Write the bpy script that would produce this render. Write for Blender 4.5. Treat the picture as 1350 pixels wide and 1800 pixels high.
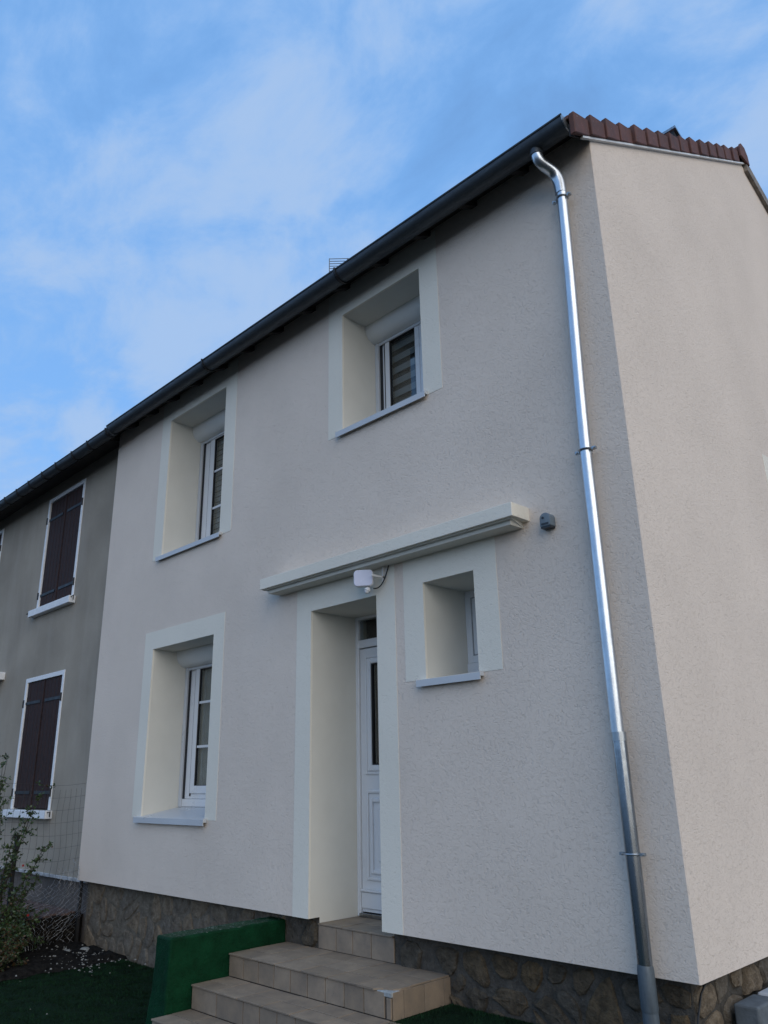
import bpy, bmesh, math, random
from mathutils import Matrix, Vector
random.seed(7)
R_ = math.radians
scn = bpy.context.scene
for o in list(bpy.data.objects): bpy.data.objects.remove(o)

# ------------------------------------------------------------------ camera
cam_d = bpy.data.cameras.new('camera'); cam = bpy.data.objects.new('camera', cam_d)
scn.collection.objects.link(cam); scn.camera = cam
cam_d.sensor_fit = 'VERTICAL'; cam_d.sensor_height = 36.0; cam_d.sensor_width = 27.0
cam_d.lens = 1375.162 / 1800 * 36; cam_d.clip_start = 0.05; cam_d.clip_end = 2000
YAW, PITCH, ROLL = R_(-45.25371), R_(18.72367), R_(-1.21399)
f_ = Vector((math.sin(YAW)*math.cos(PITCH), math.cos(YAW)*math.cos(PITCH), math.sin(PITCH)))
r_ = Vector((math.cos(YAW), -math.sin(YAW), 0)); u_ = r_.cross(f_)
c_, s_ = math.cos(ROLL), math.sin(ROLL)
r2 = c_*r_ + s_*u_; u2 = -s_*r_ + c_*u_
cam.matrix_world = Matrix(((r2.x, u2.x, -f_.x, 2.3753), (r2.y, u2.y, -f_.y, -4.8), (r2.z, u2.z, -f_.z, 1.6), (0, 0, 0, 1)))

# ------------------------------------------------------------------ world, sun, exposure
SUN_AZ, SUN_EL = R_(109), R_(20)          # azimuth from +Y towards +X
world = bpy.data.worlds.new('World'); scn.world = world; world.use_nodes = True
wt = world.node_tree; wn = wt.nodes; wl = wt.links; wn.clear()
def wnode(t, **k):
    n = wn.new(t)
    for a, b in k.items(): setattr(n, a, b)
    return n
w_out = wnode('ShaderNodeOutputWorld'); w_bg = wnode('ShaderNodeBackground'); w_bg.inputs['Strength'].default_value = 0.15
sky = wnode('ShaderNodeTexSky', sky_type='NISHITA', sun_disc=False, sun_elevation=SUN_EL, sun_rotation=SUN_AZ)
sky.air_density = 1.0; sky.dust_density = 0.2; sky.ozone_density = 4.0
tc = wnode('ShaderNodeTexCoord'); sep = wnode('ShaderNodeSeparateXYZ'); wl.new(tc.outputs['Generated'], sep.inputs[0])
def wmath(op, a, b=None, clamp=False):
    n = wnode('ShaderNodeMath', operation=op, use_clamp=clamp)
    for i, v in enumerate((a, b)):
        if v is None: continue
        if isinstance(v, (int, float)): n.inputs[i].default_value = v
        else: wl.new(v, n.inputs[i])
    return n.outputs[0]
zc = wmath('ADD', wmath('MAXIMUM', sep.outputs['Z'], 0.0), 0.28)
comb = wnode('ShaderNodeCombineXYZ')
wl.new(wmath('DIVIDE', sep.outputs['X'], zc), comb.inputs[0]); wl.new(wmath('DIVIDE', sep.outputs['Y'], zc), comb.inputs[1])
CLOUD_OFF = (2.61, 3.17, 0)
cmap = wnode('ShaderNodeMapping'); wl.new(comb.outputs[0], cmap.inputs[0])
cmap.inputs['Location'].default_value = CLOUD_OFF; cmap.inputs['Rotation'].default_value = (0, 0, R_(35)); cmap.inputs['Scale'].default_value = (1.0, 1.35, 1)
def wnoise(scale, detail, rough, dist):
    n = wnode('ShaderNodeTexNoise'); wl.new(cmap.outputs[0], n.inputs['Vector'])
    n.inputs['Scale'].default_value = scale; n.inputs['Detail'].default_value = detail
    n.inputs['Roughness'].default_value = rough; n.inputs['Distortion'].default_value = dist
    return n.outputs['Fac']
def wramp(v, a, b, lo=0.0, hi=1.0):
    n = wnode('ShaderNodeMapRange', interpolation_type='SMOOTHSTEP'); wl.new(v, n.inputs['Value'])
    n.inputs['From Min'].default_value = a; n.inputs['From Max'].default_value = b
    n.inputs['To Min'].default_value = lo; n.inputs['To Max'].default_value = hi
    return n.outputs[0]
big = wnoise(2.3, 7.0, 0.5, 0.3); small = wnoise(5.2, 9.0, 0.62, 0.35)
mask = wmath('ADD', wmath('MULTIPLY', big, 0.56), wmath('MULTIPLY', small, 0.44))
cover = wramp(mask, 0.26, 0.56, 0.45, 0.97)
cl = wnode('ShaderNodeMix', data_type='RGBA'); wl.new(wramp(mask, 0.42, 0.60), cl.inputs['Factor'])
cl.inputs['A'].default_value = (0.92, 2.02, 3.95, 1); cl.inputs['B'].default_value = (1.66, 2.42, 3.70, 1)
mx = wnode('ShaderNodeMix', data_type='RGBA'); wl.new(cover, mx.inputs['Factor'])
wl.new(sky.outputs[0], mx.inputs['A']); wl.new(cl.outputs['Result'], mx.inputs['B'])
wl.new(mx.outputs['Result'], w_bg.inputs['Color']); wl.new(w_bg.outputs[0], w_out.inputs['Surface'])

sun_d = bpy.data.lights.new('sun', 'SUN'); sun = bpy.data.objects.new('sun', sun_d); scn.collection.objects.link(sun)
sun_d.energy = 1.27; sun_d.angle = R_(75); sun_d.color = (1.0, 0.86, 0.64)
sdir = Vector((math.cos(SUN_EL)*math.sin(SUN_AZ), math.cos(SUN_EL)*math.cos(SUN_AZ), math.sin(SUN_EL)))
sun.rotation_euler = sdir.to_track_quat('Z', 'Y').to_euler(); sun.location = (20, 5, 20)
vs = scn.view_settings; vs.view_transform = 'Standard'; vs.look = 'None'; vs.exposure = 0.62; vs.gamma = 1.0; vs.use_curve_mapping = False

# ------------------------------------------------------------------ material helpers
def new_mat(name):
    m = bpy.data.materials.new(name); m.use_nodes = True
    nt = m.node_tree; b = nt.nodes['Principled BSDF']
    return m, nt, b
def nd(nt, t, **k):
    n = nt.nodes.new(t)
    for a, b in k.items(): setattr(n, a, b)
    return n
def objco(nt, scale=(1, 1, 1), kind='Object'):
    t = nd(nt, 'ShaderNodeTexCoord'); m = nd(nt, 'ShaderNodeMapping'); m.inputs['Scale'].default_value = scale
    nt.links.new(t.outputs[kind], m.inputs[0]); return m.outputs[0]
def noise(nt, vec, scale, detail=4, rough=0.55, dist=0.0):
    n = nd(nt, 'ShaderNodeTexNoise'); nt.links.new(vec, n.inputs['Vector'])
    n.inputs['Scale'].default_value = scale; n.inputs['Detail'].default_value = detail
    n.inputs['Roughness'].default_value = rough; n.inputs['Distortion'].default_value = dist
    return n.outputs['Fac']
def ramp(nt, v, a, b, lo=0.0, hi=1.0):
    n = nd(nt, 'ShaderNodeMapRange'); nt.links.new(v, n.inputs['Value'])
    n.inputs['From Min'].default_value = a; n.inputs['From Max'].default_value = b
    n.inputs['To Min'].default_value = lo; n.inputs['To Max'].default_value = hi; return n.outputs[0]
def mixc(nt, f, A, B, blend='MIX'):
    n = nd(nt, 'ShaderNodeMix', data_type='RGBA', blend_type=blend)
    for key, v in (('Factor', f), ('A', A), ('B', B)):
        if isinstance(v, tuple): n.inputs[key].default_value = (*v, 1) if len(v) == 3 else v
        elif isinstance(v, (int, float)): n.inputs[key].default_value = v
        else: nt.links.new(v, n.inputs[key])
    return n.outputs['Result']
def fmath(nt, op, a, b):
    n = nd(nt, 'ShaderNodeMath', operation=op)
    for i, v in enumerate((a, b)):
        if isinstance(v, (int, float)): n.inputs[i].default_value = v
        else: nt.links.new(v, n.inputs[i])
    return n.outputs[0]
def bump(nt, b, h, dist, strength=1.0, normal=None):
    n = nd(nt, 'ShaderNodeBump'); nt.links.new(h, n.inputs['Height']); n.inputs['Distance'].default_value = dist
    n.inputs['Strength'].default_value = strength
    if normal: nt.links.new(normal, n.inputs['Normal'])
    nt.links.new(n.outputs[0], b.inputs['Normal']); return n.outputs[0]
def plain(name, col, rough=0.5, metal=0.0, var=0.08, vscale=6.0, bmp=0.0, bscale=60, spec=0.5, rvar=0.1):
    m, nt, b = new_mat(name); v = objco(nt)
    n = noise(nt, v, vscale, 5, 0.6)
    dark = tuple(c*(1-var*1.6) for c in col); lite = tuple(min(1, c*(1+var)) for c in col)
    nt.links.new(mixc(nt, ramp(nt, n, 0.3, 0.7), dark, lite), b.inputs['Base Color'])
    nt.links.new(ramp(nt, n, 0.3, 0.7, max(0.02, rough-rvar), min(1, rough+rvar)), b.inputs['Roughness'])
    b.inputs['Metallic'].default_value = metal; b.inputs['Specular IOR Level'].default_value = spec
    if bmp: bump(nt, b, noise(nt, v, bscale, 4, 0.6), bmp)
    return m
M = {}
def stucco(name, col, dist=0.006, var=0.05, stain=0.0, stain_col=(0.1, 0.1, 0.09)):
    m, nt, b = new_mat(name); v = objco(nt)
    big_ = noise(nt, v, 0.9, 5, 0.55); fine = noise(nt, v, 62, 5, 0.65, 0.9); pits = noise(nt, v, 36, 4, 0.65, 1.2)
    c1 = mixc(nt, ramp(nt, big_, 0.3, 0.7), tuple(c*(1-var) for c in col), tuple(c*(1+var*0.6) for c in col))
    c2 = mixc(nt, ramp(nt, pits, 0.28, 0.42, 0.17, 0.0), c1, tuple(c*0.55 for c in col))
    if stain:
        sv = objco(nt, (1.6, 1.6, 0.22)); st = noise(nt, sv, 1.6, 6, 0.62, 0.3)
        c2 = mixc(nt, ramp(nt, st, 0.48, 0.72, 0.0, stain), c2, stain_col)
    nt.links.new(c2, b.inputs['Base Color']); b.inputs['Roughness'].default_value = 0.92; b.inputs['Specular IOR Level'].default_value = 0.2
    h = fmath(nt, 'ADD', fmath(nt, 'MULTIPLY', fine, 0.6), ramp(nt, pits, 0.25, 0.5, 0.0, 0.6))
    bump(nt, b, h, dist, 0.9); return m
M['stucco'] = stucco('stucco_beige', (0.755, 0.648, 0.55), 0.0055, 0.07)
M['trim'] = stucco('stucco_cream', (0.80, 0.75, 0.645), 0.003)
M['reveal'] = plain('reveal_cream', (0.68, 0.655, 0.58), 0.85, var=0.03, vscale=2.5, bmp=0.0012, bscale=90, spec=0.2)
M['old_render'] = stucco('old_grey_render', (0.345, 0.30, 0.24), 0.004, 0.20, 0.34, (0.45, 0.40, 0.34))
M['old_plinth'] = stucco('old_plinth_render', (0.13, 0.112, 0.10), 0.008, 0.25, 0.4, (0.06, 0.055, 0.05))
M['white_metal'] = plain('white_lacquered_metal', (0.54, 0.56, 0.58), 0.35, var=0.03, vscale=3)
M['white_pvc'] = plain('white_pvc', (0.72, 0.73, 0.74), 0.35, var=0.02, vscale=3)
M['box_cream'] = plain('shutter_box_white', (0.72, 0.72, 0.69), 0.45, var=0.03, vscale=3)
M['white_paint'] = plain('old_white_paint', (0.78, 0.79, 0.80), 0.6, var=0.06, vscale=14, bmp=0.002, bscale=40)
M['grey_paint'] = plain('dirty_grey_paint', (0.40, 0.40, 0.40), 0.8, var=0.25, vscale=9)
M['gasket'] = plain('black_gasket', (0.015, 0.015, 0.017), 0.6)
M['curtain'] = plain('grey_curtain', (0.33, 0.35, 0.35), 0.9, var=0.1, vscale=5)
M['blind'] = plain('pale_blind', (0.24, 0.26, 0.27), 0.8, var=0.06)
M['room'] = plain('dark_room', (0.05, 0.05, 0.05), 0.9)
def glass():
    m, nt, b = new_mat('window_glass'); nt.nodes.remove(b); out = nt.nodes['Material Output']
    tr = nd(nt, 'ShaderNodeBsdfTransparent'); tr.inputs[0].default_value = (0.86, 0.89, 0.89, 1)
    gl = nd(nt, 'ShaderNodeBsdfGlossy'); gl.inputs['Roughness'].default_value = 0.02
    lw = nd(nt, 'ShaderNodeLayerWeight'); lw.inputs['Blend'].default_value = 0.5
    fac = fmath(nt, 'ADD', fmath(nt, 'MULTIPLY', fmath(nt, 'POWER', lw.outputs['Facing'], 5.0), 0.92), 0.07)
    mxs = nd(nt, 'ShaderNodeMixShader'); nt.links.new(fac, mxs.inputs[0])
    nt.links.new(tr.outputs[0], mxs.inputs[1]); nt.links.new(gl.outputs[0], mxs.inputs[2]); nt.links.new(mxs.outputs[0], out.inputs[0])
    return m
M['glass'] = glass()
def zinc(name, col, rough, var=0.2, metal=1.0, streak=(9, 9, 1.2)):
    m, nt, b = new_mat(name); v = objco(nt, streak); n = noise(nt, v, 5, 6, 0.65, 0.4); n2 = noise(nt, objco(nt), 38, 3, 0.5)
    t = fmath(nt, 'ADD', fmath(nt, 'MULTIPLY', n, 0.75), fmath(nt, 'MULTIPLY', n2, 0.25))
    nt.links.new(mixc(nt, ramp(nt, t, 0.32, 0.68), tuple(c*(1-var) for c in col), tuple(min(1, c*(1+var*0.5)) for c in col)), b.inputs['Base Color'])
    nt.links.new(ramp(nt, t, 0.3, 0.7, rough*1.25, rough*0.75), b.inputs['Roughness']); b.inputs['Metallic'].default_value = metal
    return m
M['zinc_new'] = zinc('new_galvanised_zinc', (0.62, 0.66, 0.70), 0.33, 0.13)
M['zinc_old'] = zinc('weathered_zinc', (0.36, 0.39, 0.42), 0.24, 0.45, 1.0)
M['zinc_gutter'] = zinc('dark_gutter_zinc', (0.075, 0.085, 0.095), 0.5, 0.3, 0.55, (1.2, 9, 9))
M['zinc_bead'] = zinc('gutter_end_zinc', (0.42, 0.45, 0.47), 0.32, 0.2, 0.9)
M['cast_iron'] = zinc('grey_painted_iron', (0.10, 0.125, 0.145), 0.5, 0.3, 0.2)
M['wood_dark'] = plain('dark_eave_wood', (0.030, 0.025, 0.022), 0.8, var=0.3, vscale=10, bmp=0.003)
def tile_mat():
    m, nt, b = new_mat('roof_tile_clay'); v = objco(nt); n = noise(nt, v, 9, 6, 0.65); sp = noise(nt, v, 55, 3, 0.6)
    oi = nd(nt, 'ShaderNodeObjectInfo')
    base = mixc(nt, oi.outputs['Random'], (0.115, 0.042, 0.029), (0.155, 0.060, 0.043))
    c = mixc(nt, ramp(nt, n, 0.35, 0.72, 0.0, 0.75), base, (0.055, 0.032, 0.028))
    c = mixc(nt, ramp(nt, sp, 0.68, 0.74), c, (0.34, 0.30, 0.28))
    nt.links.new(c, b.inputs['Base Color']); b.inputs['Roughness'].default_value = 0.8
    bump(nt, b, n, 0.004); return m
M['tile'] = tile_mat()
M['strip'] = plain('white_verge_strip', (0.72, 0.72, 0.70), 0.5, var=0.08, vscale=12)
M['old_board'] = plain('grey_verge_board', (0.24, 0.21, 0.18), 0.85, var=0.35, vscale=12, bmp=0.004)
M['shutter'] = plain('brown_shutter_paint', (0.044, 0.025, 0.022), 0.7, var=0.35, vscale=18, bmp=0.0015, bscale=120, spec=0.15)
M['iron'] = plain('black_iron', (0.012, 0.012, 0.013), 0.55, var=0.2)
def step_mat():
    m, nt, b = new_mat('beige_step_tile'); v = objco(nt); oi = nd(nt, 'ShaderNodeObjectInfo'); n = noise(nt, v, 7, 6, 0.62); n2 = noise(nt, v, 70, 3, 0.6)
    base = mixc(nt, oi.outputs['Random'], (0.25, 0.19, 0.132), (0.325, 0.25, 0.178))
    c = mixc(nt, ramp(nt, n, 0.35, 0.72, 0.0, 0.6), base, (0.12, 0.10, 0.083))
    c = mixc(nt, ramp(nt, n2, 0.62, 0.75, 0.0, 0.5), c, (0.11, 0.095, 0.08))
    nt.links.new(c, b.inputs['Base Color']); b.inputs['Roughness'].default_value = 0.62; bump(nt, b, n2, 0.0008); return m
M['step'] = step_mat()
M['grout'] = plain('dark_grout', (0.075, 0.066, 0.056), 0.95, var=0.3, vscale=30, bmp=0.002)
M['mortar_pale'] = plain('pale_mortar', (0.34, 0.36, 0.36), 0.95, var=0.25, vscale=40, bmp=0.004)
def green_mat():
    m, nt, b = new_mat('worn_green_paint'); v = objco(nt); n = noise(nt, v, 5, 6, 0.65); n2 = noise(nt, v, 48, 5, 0.7, 0.5)
    geo = nd(nt, 'ShaderNodeNewGeometry'); sp = nd(nt, 'ShaderNodeSeparateXYZ'); nt.links.new(geo.outputs['Normal'], sp.inputs[0])
    c = mixc(nt, ramp(nt, n, 0.3, 0.7), (0.0012, 0.020, 0.007), (0.004, 0.050, 0.019))
    wear = fmath(nt, 'ADD', n2, ramp(nt, sp.outputs['Z'], 0.5, 1.0, -0.03, 0.12))
    c = mixc(nt, ramp(nt, wear, 0.70, 0.76), c, (0.30, 0.36, 0.32))
    nt.links.new(c, b.inputs['Base Color']); b.inputs['Roughness'].default_value = 0.55; b.inputs['Specular IOR Level'].default_value = 0.10; bump(nt, b, fmath(nt, 'ADD', n, n2), 0.014); return m
M['green'] = green_mat()
def turf_mat():
    m, nt, b = new_mat('green_turf_carpet'); v = objco(nt); n = noise(nt, v, 2.2, 6, 0.6); n2 = noise(nt, v, 90, 3, 0.7)
    c = mixc(nt, ramp(nt, n, 0.3, 0.7), (0.0045, 0.016, 0.007), (0.008, 0.027, 0.011))
    c = mixc(nt, ramp(nt, n2, 0.35, 0.7, 0.0, 0.6), c, (0.003, 0.009, 0.004))
    nt.links.new(c, b.inputs['Base Color']); b.inputs['Roughness'].default_value = 0.95; b.inputs['Specular IOR Level'].default_value = 0.1; bump(nt, b, n2, 0.012); return m
M['turf'] = turf_mat()
M['turf_blade'] = plain('turf_blade', (0.008, 0.030, 0.011), 0.8, var=0.5, vscale=9, spec=0.15)
M['soil'] = plain('dark_soil', (0.016, 0.014, 0.012), 0.97, var=0.5, vscale=18, bmp=0.03, bscale=24, spec=0.1)
M['ground'] = plain('ground_asphalt', (0.042, 0.042, 0.040), 0.95, var=0.2, vscale=3, bmp=0.01, bscale=60, spec=0.1)
def stone_mat(name, a, bcol, cdark, bmpd=0.02):
    m, nt, b = new_mat(name); v = objco(nt); oi = nd(nt, 'ShaderNodeObjectInfo'); n = noise(nt, v, 14, 7, 0.68, 0.3); n2 = noise(nt, v, 45, 5, 0.7)
    base = mixc(nt, oi.outputs['Random'], a, bcol)
    c = mixc(nt, ramp(nt, n, 0.36, 0.66, 0.75, 0.0), base, cdark)
    c = mixc(nt, ramp(nt, n2, 0.55, 0.75, 0.0, 0.35), c, tuple(x*1.9 for x in bcol))
    nt.links.new(c, b.inputs['Base Color']); b.inputs['Roughness'].default_value = 0.95; b.inputs['Specular IOR Level'].default_value = 0.15
    bump(nt, b, fmath(nt, 'ADD', n, fmath(nt, 'MULTIPLY', n2, 0.5)), bmpd); return m
M['stone'] = stone_mat('rubble_stone', (0.175, 0.125, 0.072), (0.105, 0.098, 0.084), (0.035, 0.030, 0.023), 0.035)
M['stone_pale'] = stone_mat('smeared_stone', (0.275, 0.215, 0.148), (0.190, 0.176, 0.150), (0.075, 0.057, 0.041), 0.03)
M['mortar'] = stone_mat('dark_mortar', (0.112, 0.100, 0.084), (0.105, 0.098, 0.086), (0.05, 0.045, 0.038), 0.03)
M['mortar2'] = stone_mat('smeared_mortar', (0.20, 0.172, 0.135), (0.19, 0.168, 0.135), (0.075, 0.062, 0.047), 0.025)
M['paver'] = plain('red_brown_paver', (0.10, 0.062, 0.052), 0.9, var=0.3, vscale=20, bmp=0.003)
M['wire'] = plain('rusty_wire', (0.045, 0.045, 0.044), 0.6, metal=0.3)
M['wire_pale'] = plain('galvanised_wire', (0.33, 0.34, 0.35), 0.5, metal=0.5, var=0.3, vscale=30)
M['rubber'] = plain('black_cable', (0.01, 0.01, 0.01), 0.5)
M['device'] = plain('grey_blue_plastic', (0.16, 0.20, 0.23), 0.4, var=0.1)
M['device_dark'] = plain('dark_plastic', (0.02, 0.024, 0.03), 0.4)
M['lamp_white'] = plain('white_plastic', (0.70, 0.70, 0.70), 0.4, var=0.02)
M['lamp_lens'] = plain('frosted_lens', (0.62, 0.63, 0.74), 0.22, var=0.02)
M['concrete'] = plain('grey_concrete', (0.12, 0.135, 0.145), 0.9, var=0.2, vscale=12, bmp=0.003)
M['pebble'] = plain('white_pebble', (0.27, 0.27, 0.25), 0.9, var=0.3, vscale=60)
M['antenna'] = plain('antenna_metal', (0.10, 0.11, 0.12), 0.5, metal=0.5)
M['bark'] = plain('shrub_bark', (0.035, 0.027, 0.02), 0.9, var=0.3, vscale=30)
def leaf_mat(name, a, bcol):
    m, nt, b = new_mat(name); n = noise(nt, objco(nt), 7, 4, 0.6); n2 = noise(nt, objco(nt), 60, 1, 0.5)
    t = fmath(nt, 'ADD', fmath(nt, 'MULTIPLY', n, 0.5), fmath(nt, 'MULTIPLY', n2, 0.5))
    nt.links.new(mixc(nt, ramp(nt, t, 0.35, 0.65), a, bcol), b.inputs['Base Color']); b.inputs['Roughness'].default_value = 0.5
    return m
M['leaf'] = leaf_mat('shrub_leaf', (0.018, 0.038, 0.012), (0.05, 0.085, 0.022))
M['leaf_dry'] = leaf_mat('autumn_leaf', (0.06, 0.022, 0.01), (0.09, 0.06, 0.02))
M['berry'] = plain('red_berry', (0.30, 0.02, 0.015), 0.4)

# ------------------------------------------------------------------ mesh helpers
COL = scn.collection
def link(name, me, mat, parent=None):
    o = bpy.data.objects.new(name, me); COL.objects.link(o)
    if mat and len(me.materials) == 0: me.materials.append(M[mat])
    if parent: o.parent = parent
    return o
class MB:
    def __init__(s): s.v = []; s.f = []
    def quad(s, *p):
        i = len(s.v); s.v += [tuple(q) for q in p]; s.f.append(tuple(range(i, i+len(p)))); return s
    def box(s, x0, x1, y0, y1, z0, z1):
        i = len(s.v)
        s.v += [(x0,y0,z0),(x1,y0,z0),(x1,y1,z0),(x0,y1,z0),(x0,y0,z1),(x1,y0,z1),(x1,y1,z1),(x0,y1,z1)]
        for f in ((0,3,2,1),(4,5,6,7),(0,1,5,4),(1,2,6,5),(2,3,7,6),(3,0,4,7)): s.f.append(tuple(i+k for k in f))
        return s
    def prism(s, prof, axis, a, b):
        """prof: list of 2-D points, extruded along axis ('x': (y,z) profile, 'y': (x,z), 'z': (x,y))"""
        n = len(prof); i = len(s.v)
        mk = {'x': lambda p, t: (t, p[0], p[1]), 'y': lambda p, t: (p[0], t, p[1]), 'z': lambda p, t: (p[0], p[1], t)}[axis]
        s.v += [mk(p, a) for p in prof] + [mk(p, b) for p in prof]
        s.f.append(tuple(i+k for k in range(n))); s.f.append(tuple(i+n+k for k in reversed(range(n))))
        for k in range(n): s.f.append((i+k, i+n+k, i+n+(k+1) % n, i+(k+1) % n))
        return s
    def tube(s, pts, r, n=8, caps=True):
        pts = [Vector(p) for p in pts]; rs = r if isinstance(r, (list, tuple)) else [r]*len(pts)
        base = len(s.v); up = None
        for k, p in enumerate(pts):
            d = (pts[min(k+1, len(pts)-1)] - pts[max(k-1, 0)]).normalized()
            if up is None: up = d.orthogonal().normalized()
            up = (up - d*up.dot(d)); up = up.normalized() if up.length > 1e-6 else d.orthogonal().normalized()
            w = d.cross(up)
            for j in range(n):
                a = 2*math.pi*j/n; s.v.append(tuple(p + rs[k]*(math.cos(a)*up + math.sin(a)*w)))
        for k in range(len(pts)-1):
            for j in range(n):
                a0 = base+k*n+j; a1 = base+k*n+(j+1) % n; s.f.append((a0, a1, a1+n, a0+n))
        if caps:
            s.f.append(tuple(base+j for j in reversed(range(n)))); e = base+(len(pts)-1)*n; s.f.append(tuple(e+j for j in range(n)))
        return s
    def build(s, name, mat, parent=None, smooth=False, bevel=0.0, seg=2, fix=True):
        me = bpy.data.meshes.new(name); me.from_pydata(s.v, [], s.f)
        bm = bmesh.new(); bm.from_mesh(me)
        if fix: bmesh.ops.recalc_face_normals(bm, faces=bm.faces)
        if bevel: bmesh.ops.bevel(bm, geom=list(bm.edges), offset=bevel, segments=seg, affect='EDGES', profile=0.5, clamp_overlap=True)
        bm.to_mesh(me); bm.free()
        if smooth:
            for p in me.polygons: p.use_smooth = True
            me.set_sharp_from_angle(angle=R_(40))
        return link(name, me, mat, parent)
def tag(o, label=None, cat=None, group=None, kind=None):
    for k, v in (('label', label), ('category', cat), ('group', group), ('kind', kind)):
        if v: o[k] = v
    return o
def empty(name, loc=(0, 0, 0)):
    o = bpy.data.objects.new(name, None); COL.objects.link(o); o.location = loc; o.empty_display_size = 0.1
    return o
def ep(o):   # parent that keeps world coordinates of children (empties sit away from the origin)
    return o
def adopt(parent):
    """children built in world coordinates keep them under a moved Empty"""
    bpy.context.view_layer.update()
    inv = parent.matrix_world.inverted()
    for ch in parent.children: ch.matrix_parent_inverse = inv

# ------------------------------------------------------------------ ground
GL, GR = -0.32, 0.02           # yard level left of the steps, level right of them
def gz(x):
    t = min(1, max(0, (x+4.1)/2.05)); return GL + (GR-GL)*t
b = MB()
xs = [-600, -60, -14, -10, -7, -5, -4.1, -3.4, -2.7, -2.05, 0, 3, 10, 60, 600]
ys = [-600, -60, -12, -4, -1.5, 0.2, 6, 30, 120, 600]
for i in range(len(xs)-1):
    for j in range(len(ys)-1):
        b.quad((xs[i], ys[j], gz(xs[i])-0.012), (xs[i+1], ys[j], gz(xs[i+1])-0.012), (xs[i+1], ys[j+1], gz(xs[i+1])-0.012), (xs[i], ys[j+1], gz(xs[i])-0.012))
tag(b.build('ground', 'ground'), kind='structure')
def sheet(name, mat, x0, x1, y0, y1, z, nx, ny, amp, seed, edge=0.0):
    rnd = random.Random(seed); me = MB(); idx = {}
    for i in range(nx+1):
        for j in range(ny+1):
            ex = rnd.uniform(-edge, edge) if i in (0, nx) else 0; ey = rnd.uniform(-edge, edge) if j in (0, ny) else 0
            inner = 0 < i < nx and 0 < j < ny
            me.v.append((x0+(x1-x0)*i/nx+ex, y0+(y1-y0)*j/ny+ey, z+(rnd.uniform(0, amp) if inner else 0)))
    for i in range(nx):
        for j in range(ny):
            a = i*(ny+1)+j; me.f.append((a, a+ny+1, a+ny+2, a+1))
    return me.build(name, mat, smooth=True)
tag(sheet('artificial_lawn', 'turf', -8.0, -4.05, -4.5, 0.11, GL, 40, 46, 0.02, 3), kind='structure')
tag(sheet('artificial_lawn', 'turf', -2.02, 2.6, -5.5, 0.11, GR+0.004, 40, 50, 0.008, 4), kind='structure')
def fibres(name, label, x0, x1, y0, y1, z, n, h, seed):
    rg_ = random.Random(seed); b = MB()
    for _ in range(n):
        x = rg_.uniform(x0, x1); y = y1-(y1-y0)*rg_.random()**1.5; a = rg_.uniform(0, 6.28); w = 0.0035; hh = h*rg_.uniform(.4, 1.2); i = len(b.v)
        b.v += [(x-w*math.cos(a), y-w*math.sin(a), z), (x+w*math.cos(a), y+w*math.sin(a), z), (x+rg_.uniform(-1, 1)*hh*.7, y+rg_.uniform(-1, 1)*hh*.7, z+hh)]; b.f.append((i, i+1, i+2))
    return tag(b.build(name, 'turf_blade', None, fix=False), label, 'grass', kind='stuff')
fibres('grass_fibres', 'dark green carpet fibres of the lawn left of the steps', -7.4, -4.1, -2.6, 0.09, GL+0.008, 42000, 0.022, 61)
fibres('grass_fibres', 'green carpet fibres of the lawn right of the steps', -1.98, -0.3, -1.2, 0.09, GR+0.006, 14000, 0.014, 62)
tag(sheet('soil_bed', 'soil', -13.0, -6.9, -3.5, 0.14, GL+0.02, 60, 40, 0.07, 5, 0.06), kind='structure')

# ------------------------------------------------------------------ the renovated house
H = empty('renovated_house', (-4.05, 3.9, -0.32))
tag(H, 'large rendered beige house with cream window surrounds and white front door', 'house')
WX0, WX1, WZ0 = -8.109, 0.0, 0.448
DK0, DK1, RY, RZ = 6.474, 0.567, 3.89, 6.474+0.567*3.89      # deck underside z = DK0 + DK1*y ; ridge
BK = 0.43; BY = 7.75                                           # back slope and back wall
OPEN = {  # x0, x1, z0, z1, depth
 'w2': (-3.035, -1.918, 4.92, 6.267, 0.50), 'w1': (-6.563, -5.22, 4.36, 6.278, 0.50), 'w3': (-6.596, -5.232, 1.225, 3.165, 0.50),
 'w4': (-2.016, -1.462, 2.355, 3.160, 0.54), 'door': (-3.505, -2.586, WZ0, 3.152, 0.585)}
GW = (2.88, 3.70, 3.0, 4.24)   # stair window on the gable (y0,y1,z0,z1)
def cells(xs, zs, holes):
    for i in range(len(xs)-1):
        for j in range(len(zs)-1):
            cx, cz = (xs[i]+xs[i+1])/2, (zs[j]+zs[j+1])/2
            if any(h[0] < cx < h[1] and h[2] < cz < h[3] for h in holes): continue
            yield xs[i], xs[i+1], zs[j], zs[j+1]
CH = 0.007
hol = [v[:4] for v in OPEN.values()]
xs = sorted({WX0, WX1-CH} | {h[0] for h in hol} | {h[1] for h in hol}); zs = sorted({WZ0, 6.605} | {h[2] for h in hol} | {h[3] for h in hol})
b = MB()
for x0, x1, z0, z1 in cells(xs, zs, hol): b.quad((x0, 0, z0), (x1, 0, z0), (x1, 0, z1), (x0, 0, z1))
b.quad((WX1-CH, 0, WZ0), (WX1, CH, WZ0), (WX1, CH, DK0+0.004), (WX1-CH, 0, 6.605))          # worn corner
for x0, x1 in ((WX0, -3.505), (-2.586, WX1-CH)): b.quad((x0, 0, WZ0), (x1, 0, WZ0), (x1, 0.3, WZ0), (x0, 0.3, WZ0))   # underside
b.quad((WX0, 0, WZ0), (WX0, 0, 6.605), (WX0, 0.3, 6.605), (WX0, 0.3, WZ0))
gh = [GW]; ysg = [CH, GW[0], GW[1], BY]
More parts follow.
